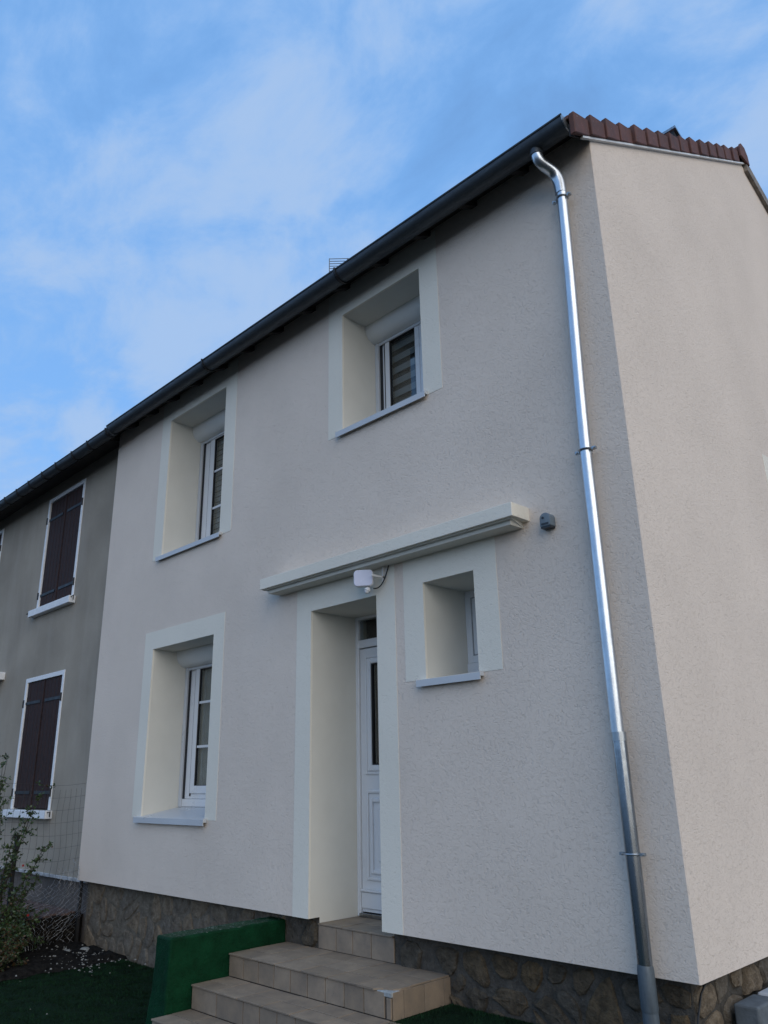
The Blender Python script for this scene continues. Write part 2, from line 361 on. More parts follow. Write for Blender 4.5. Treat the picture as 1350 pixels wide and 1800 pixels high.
for y0, y1, z0, z1 in cells(ysg, [WZ0, GW[2], GW[3], DK0], gh): b.quad((0, y0, z0), (0, y1, z0), (0, y1, z1), (0, y0, z1))
b.quad((0, CH, DK0), (0, BY, DK0), (0, BY, RZ-BK*(BY-RY)), (0, RY, RZ), (0, CH, DK0+DK1*CH))
b.quad((0, CH, WZ0), (0, BY, WZ0), (-0.3, BY, WZ0), (-0.3, CH, WZ0))
b.quad((WX0, BY, -0.3), (WX1, BY, -0.3), (WX1, BY, DK0), (WX0, BY, DK0))
wall = b.build('wall', 'stucco', H, fix=False)
def ring(name, mat, x0, x1, z0, z1, hx0, hx1, hz0, hz1, t, y=0.0, parent=H, gable=False):
    b = MB()
    for a in ((x0, hx0, z0, z1), (hx1, x1, z0, z1), (hx0, hx1, hz1, z1), (hx0, hx1, z0, hz0)):
        if a[1]-a[0] > 1e-4 and a[3]-a[2] > 1e-4:
            if gable: b.box(y-0.02, y+t, a[0], a[1], a[2], a[3])
            else: b.box(a[0], a[1], y-t, y+0.02, a[2], a[3])
    return b.build(name, mat, parent)
TT = 0.003
ring('window_surround', 'trim', -3.255, -1.69, 4.885, 6.575, *OPEN['w2'][:4], TT)
ring('window_surround', 'trim', -6.785, -4.983, 4.33, 6.575, *OPEN['w1'][:4], TT)
ring('window_surround', 'trim', -6.81, -5.02, 1.21, 3.388, *OPEN['w3'][:4], TT)
ring('window_surround', 'trim', -2.246, -1.232, 2.35, 3.43, *OPEN['w4'][:4], TT)
ring('door_surround', 'trim', -3.727, -2.354, WZ0, 3.43, *OPEN['door'][:4], TT)
ring('window_surround', 'trim', GW[0]-0.22, GW[1]+0.22, GW[2]-0.04, GW[3]+0.22, *GW, TT, 0.0, H, True)
def reveal(x0, x1, z0, z1, d, floor=True):
    b = MB(); y0 = 0.0201
    b.quad((x0, y0, z0), (x0, d, z0), (x0, d, z1), (x0, y0, z1)); b.quad((x1, y0, z0), (x1, y0, z1), (x1, d, z1), (x1, d, z0))
    b.quad((x0, y0, z1), (x0, d, z1), (x1, d, z1), (x1, y0, z1))
    if floor: b.quad((x0, y0, z0), (x1, y0, z0), (x1, d, z0), (x0, d, z0))
    return b.build('reveal', 'reveal', H, fix=False)
for k, (x0, x1, z0, z1, d) in OPEN.items(): reveal(x0, x1, z0, z1, d+0.15, k != 'door')
x0, x1 = OPEN['door'][:2]; b = MB()
for xe in (x0, x1): MB().quad((xe, 0.126, 0.40), (xe, 0.73, 0.40), (xe, 0.73, WZ0), (xe, 0.126, WZ0)).build('reveal', 'reveal', H, fix=False)
b = MB(); y0, y1, z0, z1 = GW
g_ = -0.0201
b.quad((g_, y0, z0), (g_, y0, z1), (-0.4, y0, z1), (-0.4, y0, z0)); b.quad((g_, y1, z0), (-0.4, y1, z0), (-0.4, y1, z1), (g_, y1, z1))
b.quad((g_, y0, z1), (g_, y1, z1), (-0.4, y1, z1), (-0.4, y0, z1)); b.quad((g_, y0, z0), (-0.4, y0, z0), (-0.4, y1, z0), (g_, y1, z0))
b.build('reveal', 'reveal', H, fix=False)
b = MB(); b.box(-0.36, -0.30, y0, y0+.08, z0, z1); b.box(-0.36, -0.30, y1-.08, y1, z0, z1); b.box(-0.36, -0.30, y0+.08, y1-.08, z0, z0+.08); b.box(-0.36, -0.30, y0+.08, y1-.08, z1-.08, z1)
gwin = b.build('window', 'white_pvc', H); MB().box(-0.34, -0.335, y0+.08, y1-.08, z0+.08, z1-.08).build('pane', 'glass', gwin)
MB().box(-0.9, -0.45, y0-.1, y1+.1, z0-.1, z1+.1).build('room', 'room', gwin)

def room(x0, x1, z0, z1, y, parent):
    b = MB(); x0 -= .25; x1 += .25; z0 -= .2; z1 += .2; d = 1.6
    b.quad((x0, y, z0), (x0, y+d, z0), (x0, y+d, z1), (x0, y, z1)); b.quad((x1, y, z0), (x1, y, z1), (x1, y+d, z1), (x1, y+d, z0))
    b.quad((x0, y, z1), (x0, y+d, z1), (x1, y+d, z1), (x1, y, z1)); b.quad((x0, y, z0), (x1, y, z0), (x1, y+d, z0), (x0, y+d, z0))
    b.quad((x0, y+d, z0), (x1, y+d, z0), (x1, y+d, z1), (x0, y+d, z1))
    return b.build('room', 'room', parent, fix=False)
def frame_boxes(b, x0, x1, z0, z1, w, y0, y1, wb=None):
    wb = wb or w
    b.box(x0, x0+w, y0, y1, z0, z1); b.box(x1-w, x1, y0, y1, z0, z1); b.box(x0+w, x1-w, y0, y1, z1-w, z1); b.box(x0+w, x1-w, y0, y1, z0, z0+wb)
def sill(x0, x1, z, yb, slope, ov, parent, dip=0.05):
    b = MB(); zb = z+slope*yb
    prof = [(-ov, z-slope*ov-dip), (-ov+0.010, z-slope*ov-dip), (-ov+0.010, z-slope*ov-0.006), (yb, zb-0.004), (yb, zb+0.004), (-ov, z-slope*ov+0.004)]
    b.prism(prof, 'x', x0, x1)
    for xe in ((x0-0.003, x0), (x1, x1+0.003)): b.box(xe[0], xe[1], -ov, 0.0-TT-0.0005, z-slope*ov-dip*0.45, z+0.008)
    return b.build('sill', 'white_metal', parent)
def window(key, fw, sw, boxz, zsill, sub, bars, kind, xc=None):
    x0, x1, z0, z1, d = OPEN[key]; zb = zsill
    y = d; b = MB()
    frame_boxes(b, x0+0.055, x1-0.055, zb, z1-0.002, fw, y+0.012, y+0.08)
    if sub: b.box(x0+0.055, x1-0.055, y-0.004, y+0.075, z0+0.088, zb-0.002)
    w = b.build('window', 'white_pvc', H, bevel=0.004, seg=1)
    for xa in (x0+0.002, x1-0.055): MB().box(xa, xa+0.053, y-0.03, y+0.04, z0+0.085, boxz).build('shutter_rail', 'white_metal', w, bevel=0.003, seg=1)
    for xa in (x0+0.0555, x1-0.0835): MB().box(xa, xa+0.028, y-0.005, y+0.03, zb+0.002, boxz-0.002).build('rail_gap', 'gasket', w)
    # rounded roller shutter box
    hgt = z1-boxz; prof = [(y-0.004, z1-0.001), (y-0.17, z1-0.001)]
    for k in range(9):
        a = k/8*math.pi/2; prof.append((y-0.17+0.135*(1-math.cos(a)), z1-0.03-(hgt-0.03)*math.sin(a)))
    prof += [(y-0.004, boxz)]
    bx = MB().prism(prof, 'x', x0+0.002, x1-0.002).build('roller_shutter_box', 'box_cream', w, smooth=True)
    MB().box(x0+0.056, x1-0.056, y-0.022, y-0.008, boxz-0.035, boxz-0.001).build('shutter_end_bar', 'white_metal', w, bevel=0.003, seg=1)
    xc = xc or (x0+x1)/2; xi0, xi1 = x0+0.055+fw, x1-0.055-fw
    MB().box(xi0-0.004, xi0+0.022, y+0.006, y+0.03, zb+0.03, z1-0.01).build('rebate_gap', 'gasket', w)
    for (a, c) in ((xi0+0.020, xc-0.002), (xc+0.002, xi1-0.020)):
        zt, zl = boxz+sw*0.55, zb+0.062
        s = MB(); frame_boxes(s, a, c, zl, zt, sw, y-0.008, y+0.045); so = s.build('sash', 'white_pvc', w, bevel=0.005, seg=2)
        g = MB(); frame_boxes(g, a+sw, c-sw, zl+sw, zt-sw, 0.008, y+0.0, y+0.03); g.build('gasket', 'gasket', w)
        MB().box(a+sw-0.002, c-sw+0.002, y+0.017, y+0.021, zl+sw-0.002, zt-sw+0.002).build('pane', 'glass', w)
        for zbz in bars: MB().box(a+sw-0.001, c-sw+0.001, y+0.006, y+0.016, zbz-0.014, zbz+0.014).build('glazing_bar', 'white_pvc', w)
    zt, zl = boxz, zb
    if kind == 'bands':
        k = 0; z = zl
        while z < zt:
            MB().box(xi0, xi1, y+0.075, y+0.078, z, z+0.075).build('blind_slat', 'blind', w); z += 0.14
        MB().box(xi0, xi1, y+0.10, y+0.103, zl, zt).build('blind_backing', 'room', w)
    else:
        b = MB(); n = 120
        for i in range(n+1):
            t = i/n; ph = t*2*math.pi*(13 if kind == 'curtain' else 9)
            yy = y+0.085+0.022*math.sin(ph)+0.008*math.sin(ph*2.3+1)
            b.v += [(xi0+(xi1-xi0)*t, yy, zl), (xi0+(xi1-xi0)*t, yy, zt)]
        for i in range(n): b.f.append((2*i, 2*i+2, 2*i+3, 2*i+1))
        b.build('curtain', 'curtain', w, smooth=True, fix=False)
        if kind == 'lace':
            b = MB()
            z = zl+0.05
            while z < zt: b.box(xi0, xi1, y+0.050, y+0.052, z, z+0.012); z += 0.075
            b.build('curtain_bands', 'room', w)
    room(x0, x1, z0, z1, y+0.12, w)
    return w
w2 = window('w2', 0.06, 0.062, 6.098, 5.00, True, (), 'bands', -2.395)
w1 = window('w1', 0.155, 0.10, 6.084, 4.47, True, (5.564, 5.036), 'lace')
w3 = window('w3', 0.14, 0.085, 2.967, 1.402, True, (2.518, 1.996), 'curtain')
sill(-3.095, -1.872, 4.915, 0.50, 0.17, 0.045, w2, 0.052); sill(-6.635, -5.17, 4.352, 0.50, 0.17, 0.045, w1, 0.05); sill(-6.68, -5.19, 1.222, 0.50, 0.17, 0.05, w3, 0.055)
# small window
x0, x1, z0, z1, d = OPEN['w4']; y = d
b = MB(); frame_boxes(b, x0+0.001, x1-0.001, z0+0.165, z1-0.001, 0.062, y, y+0.07); b.box(x0+0.001, x1-0.001, y-0.012, y+0.075, z0+0.075, z0+0.163)
w4 = b.build('window', 'white_pvc', H, bevel=0.004, seg=1)
b = MB(); frame_boxes(b, x0+0.072, x1-0.072, z0+0.237, z1-0.073, 0.055, y+0.008, y+0.05); b.build('sash', 'white_pvc', w4, bevel=0.004, seg=1)
b = MB(); frame_boxes(b, x0+0.064, x1-0.064, z0+0.229, z1-0.065, 0.008, y+0.006, y+0.03); b.build('gasket', 'grey_paint', w4)
MB().box(x0+0.125, x1-0.125, y+0.02, y+0.024, z0+0.29, z1-0.125).build('pane', 'glass', w4)
sill(-2.085, -1.42, 2.348, 0.54, 0.13, 0.05, w4, 0.05); room(x0, x1, z0, z1, y+0.1, w4)
# front door
x0, x1, z0, z1, d = OPEN['door']; y = d; zt = 0.405
b = MB(); b.box(x0+0.001, x0+0.045, y-0.01, y+0.07, zt, z1-0.001); b.box(x1-0.045, x1-0.001, y-0.01, y+0.07, zt, z1-0.001)
b.box(x0+0.045, x1-0.045, y-0.01, y+0.07, 3.125, z1-0.001); b.box(x0+0.045, x1-0.045, y-0.01, y+0.07, 2.835, 2.915)
DO = b.build('front_door', 'white_pvc', H, bevel=0.004, seg=1)
MB().box(x0+0.046, x1-0.046, y+0.02, y+0.024, 2.916, 3.124).build('transom_pane', 'glass', DO)
lx0, lx1 = x0+0.052, x1-0.052; gx0, gx1 = -3.291, -2.80; gz0, gz1 = 1.712, 2.668
b = MB(); b.box(lx0, gx0, y+0.012, y+0.06, 0.445, 2.825); b.box(gx1, lx1, y+0.012, y+0.06, 0.445, 2.825); b.box(gx0, gx1, y+0.012, y+0.06, 0.445, gz0); b.box(gx0, gx1, y+0.012, y+0.06, gz1, 2.825)
b.build('door_leaf', 'white_pvc', DO)
b = MB(); frame_boxes(b, gx0-0.055, gx1+0.055, gz0-0.055, gz1+0.055, 0.055, y-0.012, y+0.0118); b.build('moulding', 'white_pvc', DO, bevel=0.010, seg=2)
b = MB(); frame_boxes(b, gx0-0.095, gx1+0.095, gz0-0.085, gz1+0.085, 0.028, y-0.003, y+0.0116); b.build('moulding', 'white_pvc', DO, bevel=0.006, seg=2)
b = MB(); frame_boxes(b, gx0, gx1, gz0, gz1, 0.012, y+0.004, y+0.04); b.build('gasket', 'gasket', DO)
MB().box(gx0+0.004, gx1-0.004, y+0.022, y+0.026, gz0+0.004, gz1-0.004).build('pane', 'glass', DO)
b = MB()
for k in range(5): b.box(gx0+0.05+k*0.1, gx0+0.062+k*0.1, y+0.03, y+0.042, gz0, gz1)
b.build('door_grille', 'iron', DO)
b = MB(); frame_boxes(b, gx0-0.09, gx1+0.09, 0.71, 1.49, 0.03, y-0.006, y+0.0114); b.build('moulding', 'white_pvc', DO, bevel=0.009, seg=2)
b = MB(); frame_boxes(b, gx0-0.035, gx1+0.035, 0.765, 1.415, 0.035, y-0.010, y+0.0112); b.build('moulding', 'white_pvc', DO, bevel=0.012, seg=2)
MB().box(gx0+0.07, gx1-0.07, y-0.008, y+0.011, 0.87, 1.31).build('door_panel', 'white_pvc', DO, bevel=0.012, seg=2)
MB().box(lx0+0.002, lx1-0.002, y-0.006, y+0.0115, 0.475, 0.607).build('kick_plate', 'white_pvc', DO, bevel=0.004, seg=1)
MB().box(lx0+0.002, lx1-0.002, y-0.022, y+0.0113, 0.612, 0.632).build('weather_bar', 'white_pvc', DO, bevel=0.004, seg=1)
MB().box(x0+0.046, x1-0.046, y-0.03, y+0.06, 0.404, 0.436).build('door_threshold', 'zinc_old', DO, bevel=0.003, seg=1)
b = MB(); b.box(lx1-0.075, lx1-0.035, y-0.004, y+0.0115, 1.38, 1.62); b.tube([(lx1-.055, y, 1.52), (lx1-.055, y-.05, 1.52), (lx1-.17, y-.055, 1.52)], 0.009); b.build('handle', 'zinc_bead', DO)
room(x0, x1, z0, z1, y+0.1, DO)
# moulded canopy band over door and small window
b = MB(); b.box(-4.066, -0.888, -0.222, 0.02, 3.432, 3.540); cn = b.build('canopy_band', 'trim', H, bevel=0.003, seg=1)
prof = [(-0.195, 3.4315), (-0.198, 3.424), (-0.186, 3.420), (-0.172, 3.424), (-0.164, 3.418), (-0.160, 3.389), (0.02, 3.389), (0.02, 3.4315)]
mo = MB()
# mitred moulding on three sides
def mitre(b, prof, xl, xr):
    n = len(prof); rows = []
    for p in prof:
        k = -p[0]-0.158 if p[0] < 0 else -0.158
        rows.append(p)
    i = len(b.v)
    for p in prof:
        off = max(-p[0]-0.160, 0) if p[0] < 0 else 0
        b.v.append((xl-off, p[0], p[1]))
    for p in prof:
        off = max(-p[0]-0.160, 0) if p[0] < 0 else 0
        b.v.append((xr+off, p[0], p[1]))
    b.f.append(tuple(i+k for k in range(n))); b.f.append(tuple(i+n+k for k in reversed(range(n))))
    for k in range(n): b.f.append((i+k, i+n+k, i+n+(k+1) % n, i+(k+1) % n))
mitre(mo, prof, -4.0, -0.954); mo.build('moulding', 'reveal', cn)

# ---- plinth with stones
def clip(poly, nx, ny, c):
    out = []
    for i in range(len(poly)):
        p, q = poly[i], poly[(i+1) % len(poly)]; dp = p[0]*nx+p[1]*ny-c; dq = q[0]*nx+q[1]*ny-c
        if dp <= 0: out.append(p)
        if (dp < 0 < dq) or (dq < 0 < dp):
            t = dp/(dp-dq); out.append((p[0]+t*(q[0]-p[0]), p[1]+t*(q[1]-p[1])))
    return out
def stones(u0, u1, v0, v1, du, dv, gap, relief, mapper, mat, parent, seed, skip=0.0, jit=0.47):
    rnd = random.Random(seed); nu, nv = max(1, round((u1-u0)/du)), max(1, round((v1-v0)/dv)); S = []
    for j in range(nv):
        for i in range(nu):
            S.append((u0+(i+0.5+(0.5 if j % 2 else 0)+rnd.uniform(-jit, jit))*(u1-u0)/nu, v0+(j+0.5+rnd.uniform(-jit, jit))*(v1-v0)/nv))
    for s in S:
        if not (u0 < s[0] < u1) or rnd.random() < skip: continue
        poly = [(u0, v0), (u1, v0), (u1, v1), (u0, v1)]; g = gap*rnd.uniform(0.5, 1.6)
        for t in S:
            if t is s: continue
            dx, dy = t[0]-s[0], t[1]-s[1]; L = math.hypot(dx, dy)
            if L > 3*max(du, dv) or L < 1e-6: continue
            nx, ny = dx/L, dy/L; poly = clip(poly, nx, ny, nx*(s[0]+t[0])/2+ny*(s[1]+t[1])/2-g/2)
            if len(poly) < 3: break
        if len(poly) < 3: continue
        for _ in range(1):
            q = []
            for i in range(len(poly)):
                a, c = poly[i], poly[(i+1) % len(poly)]
                q += [(a[0]*.75+c[0]*.25, a[1]*.75+c[1]*.25), (a[0]*.25+c[0]*.75, a[1]*.25+c[1]*.75)]
            poly = q
        poly = poly[::2] if len(poly) > 16 else poly
        n = len(poly); cu, cv = sum(p[0] for p in poly)/n, sum(p[1] for p in poly)/n
        b = MB(); rel = relief*rnd.uniform(0.5, 1.3)
        rough = [rnd.uniform(0.84, 1.08) for _ in range(n)]
        for sc, h in ((1.0, -0.01), (0.97, rel*0.45), (0.84, rel*0.95), (0.45, rel*1.05)):
            for k, p in enumerate(poly):
                r = sc*rough[k]*(1 if sc > 0.96 else rnd.uniform(0.93, 1.05))
                b.v.append(mapper(cu+(p[0]-cu)*r, cv+(p[1]-cv)*r, h+(rnd.uniform(-.4, .35)*rel if h > 0 else 0)))
        b.v.append(mapper(cu, cv, rel*rnd.uniform(0.8, 1.2))); ci = len(b.v)-1
        for L in range(3):
            for k in range(n): b.f.append((L*n+k, L*n+(k+1) % n, (L+1)*n+(k+1) % n, (L+1)*n+k))
        for k in range(n): b.f.append((3*n+k, 3*n+(k+1) % n, ci))
        so_ = b.build('stone', mat, parent)
        for p_ in so_.data.polygons: p_.use_smooth = True
        so_.data.set_sharp_from_angle(angle=R_(28))
PY = 0.125
pl = MB().box(-8.05, -3.98, PY, 0.6, -0.6, 0.4475).build('plinth', 'mortar2', H)
stones(-8.02, -4.0, -0.36, 0.43, 0.28, 0.20, 0.016, 0.014, lambda u, v, h: (u, PY-h, v), 'stone_pale', pl, 11, 0.12)
pm = MB().box(-3.979, -3.51, PY, 0.6, -0.6, 0.4475).build('plinth', 'mortar', H)
stones(-3.97, -3.52, 0.2, 0.43, 0.2, 0.16, 0.03, 0.028, lambda u, v, h: (u, PY-h, v), 'stone', pm, 12, 0.05)
pr = MB().box(-2.58, -PY, PY, 0.6, -0.6, 0.4475).build('plinth', 'mortar', H)
stones(-2.50, -PY-0.01, -0.12, 0.40, 0.26, 0.17, 0.030, 0.024, lambda u, v, h: (u, PY-h, v), 'stone', pr, 21, 0.05)
pg = MB().box(-PY-0.3, -PY-0.0005, 0.601, 7.6, -0.6, 0.4475).build('plinth', 'mortar', H)
stones(PY+0.01, 4.0, -0.12, 0.41, 0.25, 0.19, 0.03, 0.030, lambda u, v, h: (-PY+h, u, v), 'stone_pale', pr, 23, 0.1)

# ---- roof
def dz(y): return DK0+DK1*y if y <= RY else RZ-BK*(y-RY)
RX0, RX1 = -8.15, 0.0
b = MB()
prof = [(-0.20, dz(-0.20)+0.132), (0.12, dz(0.12)+0.132), (0.12, dz(0.12)), (RY, RZ+0.002), (8.1, dz(8.1)+0.002), (8.1, dz(8.1)+0.10), (RY, RZ+0.148), (-0.20, dz(-0.20)+0.150)]
RO = MB().prism(prof, 'x', RX0, RX1).build('roof', 'wood_dark', H)
MB().box(RX0, RX1-0.004, -0.222, -0.201, dz(-0.2)+0.075, dz(-0.2)+0.148).build('fascia', 'wood_dark', RO)
x = -0.626
while x > RX0:
    pr_ = [(-0.198, dz(-0.198)+0.075), (-0.198, dz(-0.198)+0.131), (0.05, dz(0.05)+0.131), (0.05, dz(0.05)+0.070)]
    MB().prism(pr_, 'x', x-0.035, x+0.035).build('rafter', 'wood_dark', RO); x -= 0.578
# tiles: courses over the slope (hidden from below) and verge tiles on the gable
cs = math.sqrt(1+DK1*DK1)
for k in range(13):
    y0 = -0.31+k*0.335; y1 = min(y0+0.37, RY); b = MB(); n = 41
    for i in range(n):
        xx = RX0+(RX1-0.02-RX0)*i/(n-1); w = 0.012 if i % 2 else 0.0
        for (yy, add) in ((y0, 0.175), (y1, 0.150)): b.v.append((xx, yy, dz(min(yy, RY))+add+w))
        b.v.append((xx, y0, dz(y0)+0.135+w))
    for i in range(n-1):
        a = 3*i; b.f.append((a, a+3, a+4, a+1)); b.f.append((a+2, a+5, a+3, a))
    b.build('tile_course', 'tile', RO, fix=False)
bk = MB(); bk.quad((RX0, RY, RZ+0.17), (RX1, RY, RZ+0.17), (RX1, 8.2, dz(8.2)+0.17), (RX0, 8.2, dz(8.2)+0.17)); bk.build('tile_course', 'tile', RO, fix=False)
rnd = random.Random(5); NT = 15; L0, L1 = -0.325, RY-0.12
def dzx(y): return DK0+DK1*y
vmesh = None
for k in range(NT):
    ya = L0+(L1-L0)*k/NT; yb = L0+(L1-L0)*(k+1)/NT-0.006; dx = rnd.uniform(-0.007, 0.007); tl = 0.010+rnd.uniform(-0.005, 0.007)
    lo, hi = 0.012, 0.205
    b = MB(); xi, xo = 0.006+dx, 0.034+dx
    p = [(ya, dzx(ya)+lo), (yb, dzx(yb)+lo-0.004), (yb, dzx(yb)+hi-0.030), (ya, dzx(ya)+hi+tl)]
    out = 0.020
    b.v = [(xi, *q) for q in p]+[(xo+out, *p[0]), (xo, *p[1]), (xo, *p[2]), (xo+out, *p[3])]
    b.f = [(0, 1, 2, 3), (4, 7, 6, 5), (0, 4, 5, 1), (1, 5, 6, 2), (2, 6, 7, 3), (3, 7, 4, 0)]
    i = len(b.v)   # top wing that lies on the slope
    b.v += [(xi-0.16, ya, dzx(ya)+hi-0.028), (xi-0.16, yb, dzx(yb)+hi-0.05), (xi-0.16, yb, dzx(yb)+hi-0.03), (xi-0.16, ya, dzx(ya)+hi+tl),
            (xi-0.001, ya, dzx(ya)+hi-0.028), (xi-0.001, yb, dzx(yb)+hi-0.05), (xi-0.001, yb, dzx(yb)+hi-0.032), (xi-0.001, ya, dzx(ya)+hi+tl-0.002)]
    for f in ((0, 1, 2, 3), (4, 7, 6, 5), (0, 4, 5, 1), (1, 5, 6, 2), (2, 6, 7, 3), (3, 7, 4, 0)): b.f.append(tuple(i+q for q in f))
    b.build('verge_tile', 'tile', RO, bevel=0.006, seg=1)
# ridge tiles (half round) with a closed end on the gable
def half(cx, r0, r1, xa, xb):
    b = MB(); n = 12
    for (xx, r) in ((xa, r0), (xb, r1)):
        for k in range(n+1):
            a = math.pi*k/n; b.v.append((xx, RY+r*math.cos(a), RZ+0.105+r*1.0*math.sin(a)))
    for k in range(n): b.f.append((k, k+1, n+2+k, n+1+k))
    return b
xx = 0.03; first = True
while xx > RX0:
    b = half(0, 0.135, 0.12, xx, xx-0.43)
    if first: b.f.append(tuple(range(13)))
    b.build('ridge_tile', 'tile', RO, smooth=not first); xx -= 0.40; first = False
cap = MB().prism([(RY-0.135, RZ+0.015), (RY+0.13, RZ+0.015), (RY+0.115, RZ+0.15), (RY+0.05, RZ+0.245), (RY-0.06, RZ+0.25), (RY-0.12, RZ+0.16)], 'x', 0.031, 0.062).build('ridge_end_tile', 'tile', RO, bevel=0.006, seg=1)
# white strip under the verge tiles, grey board on the rear slope
b = MB(); b.prism([(-0.165, dzx(-0.165)-0.012), (RY+0.10, dzx(RY+0.10)-0.012), (RY+0.10, dzx(RY+0.10)+0.008), (-0.165, dzx(-0.165)+0.008)], 'x', 0.003, 0.030)
b.build('verge_strip', 'strip', RO)
b = MB(); b.prism([(RY+0.06, dz(RY+0.06)-0.05), (8.1, dz(8.1)-0.05), (8.1, dz(8.1)+0.10), (RY+0.06, dz(RY+0.06)+0.10)], 'x', 0.003, 0.046)
b.build('verge_board', 'old_board', RO)
b = MB(); b.prism([(-0.31, dzx(-0.31)+0.01), (-0.004, dzx(0)-0.010), (-0.004, dzx(0)+0.130), (-0.31, dzx(-0.31)+0.130)], 'x', -0.010, 0.0025)
b.build('eave_end_board', 'wood_dark', RO)
# skylight propped open on the slope
def skylight():
    xa, xb, yf, zf, yh = -0.80, -0.19, 2.46, 8.455, 2.84
    zh = DK0+DK1*yh+0.20; t = 0.03
    o = MB().prism([(yf, zf), (yh, zh), (yh, zh-t), (yf, zf-t)], 'x', xa, xb).build('skylight', 'zinc_old', RO)
    fr = MB(); zr = lambda q: DK0+DK1*q+0.155
    for x0, x1 in ((xa, xa+0.05), (xb-0.05, xb)): fr.prism([(yf-0.1, zr(yf-0.1)), (yh, zr(yh)), (yh, zr(yh)+0.05), (yf-0.1, zr(yf-0.1)+0.05)], 'x', x0, x1)
    fr.build('skylight_frame', 'iron', RO)
    MB().prism([(yf+0.02, zf-t-0.005), (yh, zh-t-0.002), (yh, zr(yh)), (yf+0.02, zr(yf))], 'x', xa+0.06, xb-0.03).build('skylight_opening', 'iron', RO)
skylight()
adopt(H)

# ------------------------------------------------------------------ gutters and downpipe
def gutter(name, x0, x1, yc, zc, r, slope, hangers, label, grp):
    root = empty(name, ((x0+x1)/2, yc, zc)); tag(root, label, 'gutter', grp)
    b = MB(); n = 14; rings = []
    for (xx, zz) in ((x0, zc), (x1, zc+slope*(x1-x0))):
        for rr in (r, r-0.004):
            for k in range(n+1):
                a = math.pi+math.pi*k/n; b.v.append((xx, yc+rr*math.cos(a), zz+rr*math.sin(a)))
    m = n+1
    for k in range(n):
        b.f += [(k, k+1, 2*m+k+1, 2*m+k), (m+k+1, m+k, 3*m+k, 3*m+k+1), (k, m+k, m+k+1, k+1), (2*m+k, 2*m+k+1, 3*m+k+1, 3*m+k)]
    b.f += [(0, 2*m, 3*m, m), (n, m+n, 3*m+n, 2*m+n)]
    b.build('trough', 'zinc_gutter', root, smooth=True)
    MB().tube([(x0, yc-r-0.001, zc+0.004), (x1, yc-r-0.001, zc+slope*(x1-x0)+0.004)], 0.010, 8).build('rolled_lip', 'zinc_gutter', root, smooth=True)
    for xx, zz in ((x0+0.002, zc), (x1-0.002, zc+slope*(x1-x0))):
        e = MB(); pts = [(yc+(r+0.004)*math.cos(math.pi+math.pi*k/n), zz+(r+0.004)*math.sin(math.pi+math.pi*k/n)) for k in range(n+1)]
        e.prism(pts, 'x', xx-0.004, xx+0.004); e.build('end_cap', 'zinc_bead' if xx > -1 else 'zinc_gutter', root)
    for hx in hangers:
        zz = zc+slope*(hx-x0); h = MB()
        for k in range(n):
            a0, a1 = math.pi+math.pi*k/n, math.pi+math.pi*(k+1)/n
            q = [(yc+rr*math.cos(a), zz+rr*math.sin(a)) for a in (a0, a1) for rr in (r+0.001, r+0.013)]
            h.prism([q[0], q[1], q[3], q[2]], 'x', hx-0.016, hx+0.016)
        h.tube([(hx, yc-r-0.004, zz+0.0), (hx, yc-r-0.006, zz+0.022)], 0.013, 6)
        h.build('bracket', 'iron', root)
    adopt(root); return root
gutter('gutter', -7.75, -0.018, -0.287, 6.492, 0.095, -0.0012, (-2.72, -5.2), 'smooth dark zinc gutter along the eave of the beige house', None)
gutter('gutter', -14.5, -7.725, -0.278, 6.466, 0.088, 0.0, (-7.81, -8.42, -8.96, -9.56, -10.1, -10.66, -11.19, -11.74, -12.27), 'older dark gutter with closely spaced brackets along the grey house', None)

D = empty('downpipe', (-0.29, -0.085, 0.0)); tag(D, 'shiny galvanised downpipe with swan neck beside the house corner', 'downpipe')
def bez(p0, p1, p2, p3, n):
    out = []
    for i in range(n+1):
        t = i/n; out.append(tuple((1-t)**3*a+3*(1-t)**2*t*b_+3*(1-t)*t*t*c+t**3*d for a, b_, c, d in zip(p0, p1, p2, p3)))
    return out
PR = 0.042; PYc = -0.085
neck = [(-0.330, -0.287, 6.44)] + bez((-0.330, -0.287, 6.40), (-0.330, -0.287, 6.20), (-0.268, PYc, 6.36), (-0.264, PYc, 6.10), 18) + [(-0.262, PYc, 6.05)]
MB().tube(neck, PR+0.006, 20).build('swan_neck', 'zinc_new', D, smooth=True)
MB().tube([(-0.330, -0.287, 6.41), (-0.330, -0.287, 6.355)], 0.052, 20).build('outlet', 'zinc_gutter', D, smooth=True)
b = MB(); pts = []
for k in range(25):
    t = k/24; z = 6.06+(1.80-6.06)*t; pts.append((-0.258-0.040*min(1, t*1.9)+0.003*math.sin(t*9), PYc+0.002*math.sin(t*13), z))
b.tube(pts, PR, 24); b.build('pipe', 'zinc_new', D, smooth=True)
MB().tube([(-0.290, PYc, 1.83), (-0.288, PYc, 1.4), (-0.284, PYc, 0.9), (-0.287, PYc, 0.44)], PR+0.002, 24).build('lower_pipe', 'zinc_old', D, smooth=True)
MB().tube([(-0.290, PYc, 1.845), (-0.290, PYc, 1.79)], PR+0.0045, 24).build('joint_collar', 'zinc_bead', D, smooth=True)
MB().tube([(-0.287, PYc, 0.535), (-0.287, PYc, 0.50), (-0.287, PYc, 0.30), (-0.287, PYc, 0.285)], [0.043, 0.049, 0.050, 0.046], 24).build('socket', 'cast_iron', D, smooth=True)
MB().tube([(-0.287, PYc, 0.32), (-0.287, PYc, 0.02)], 0.046, 24).build('shoe', 'cast_iron', D, smooth=True)
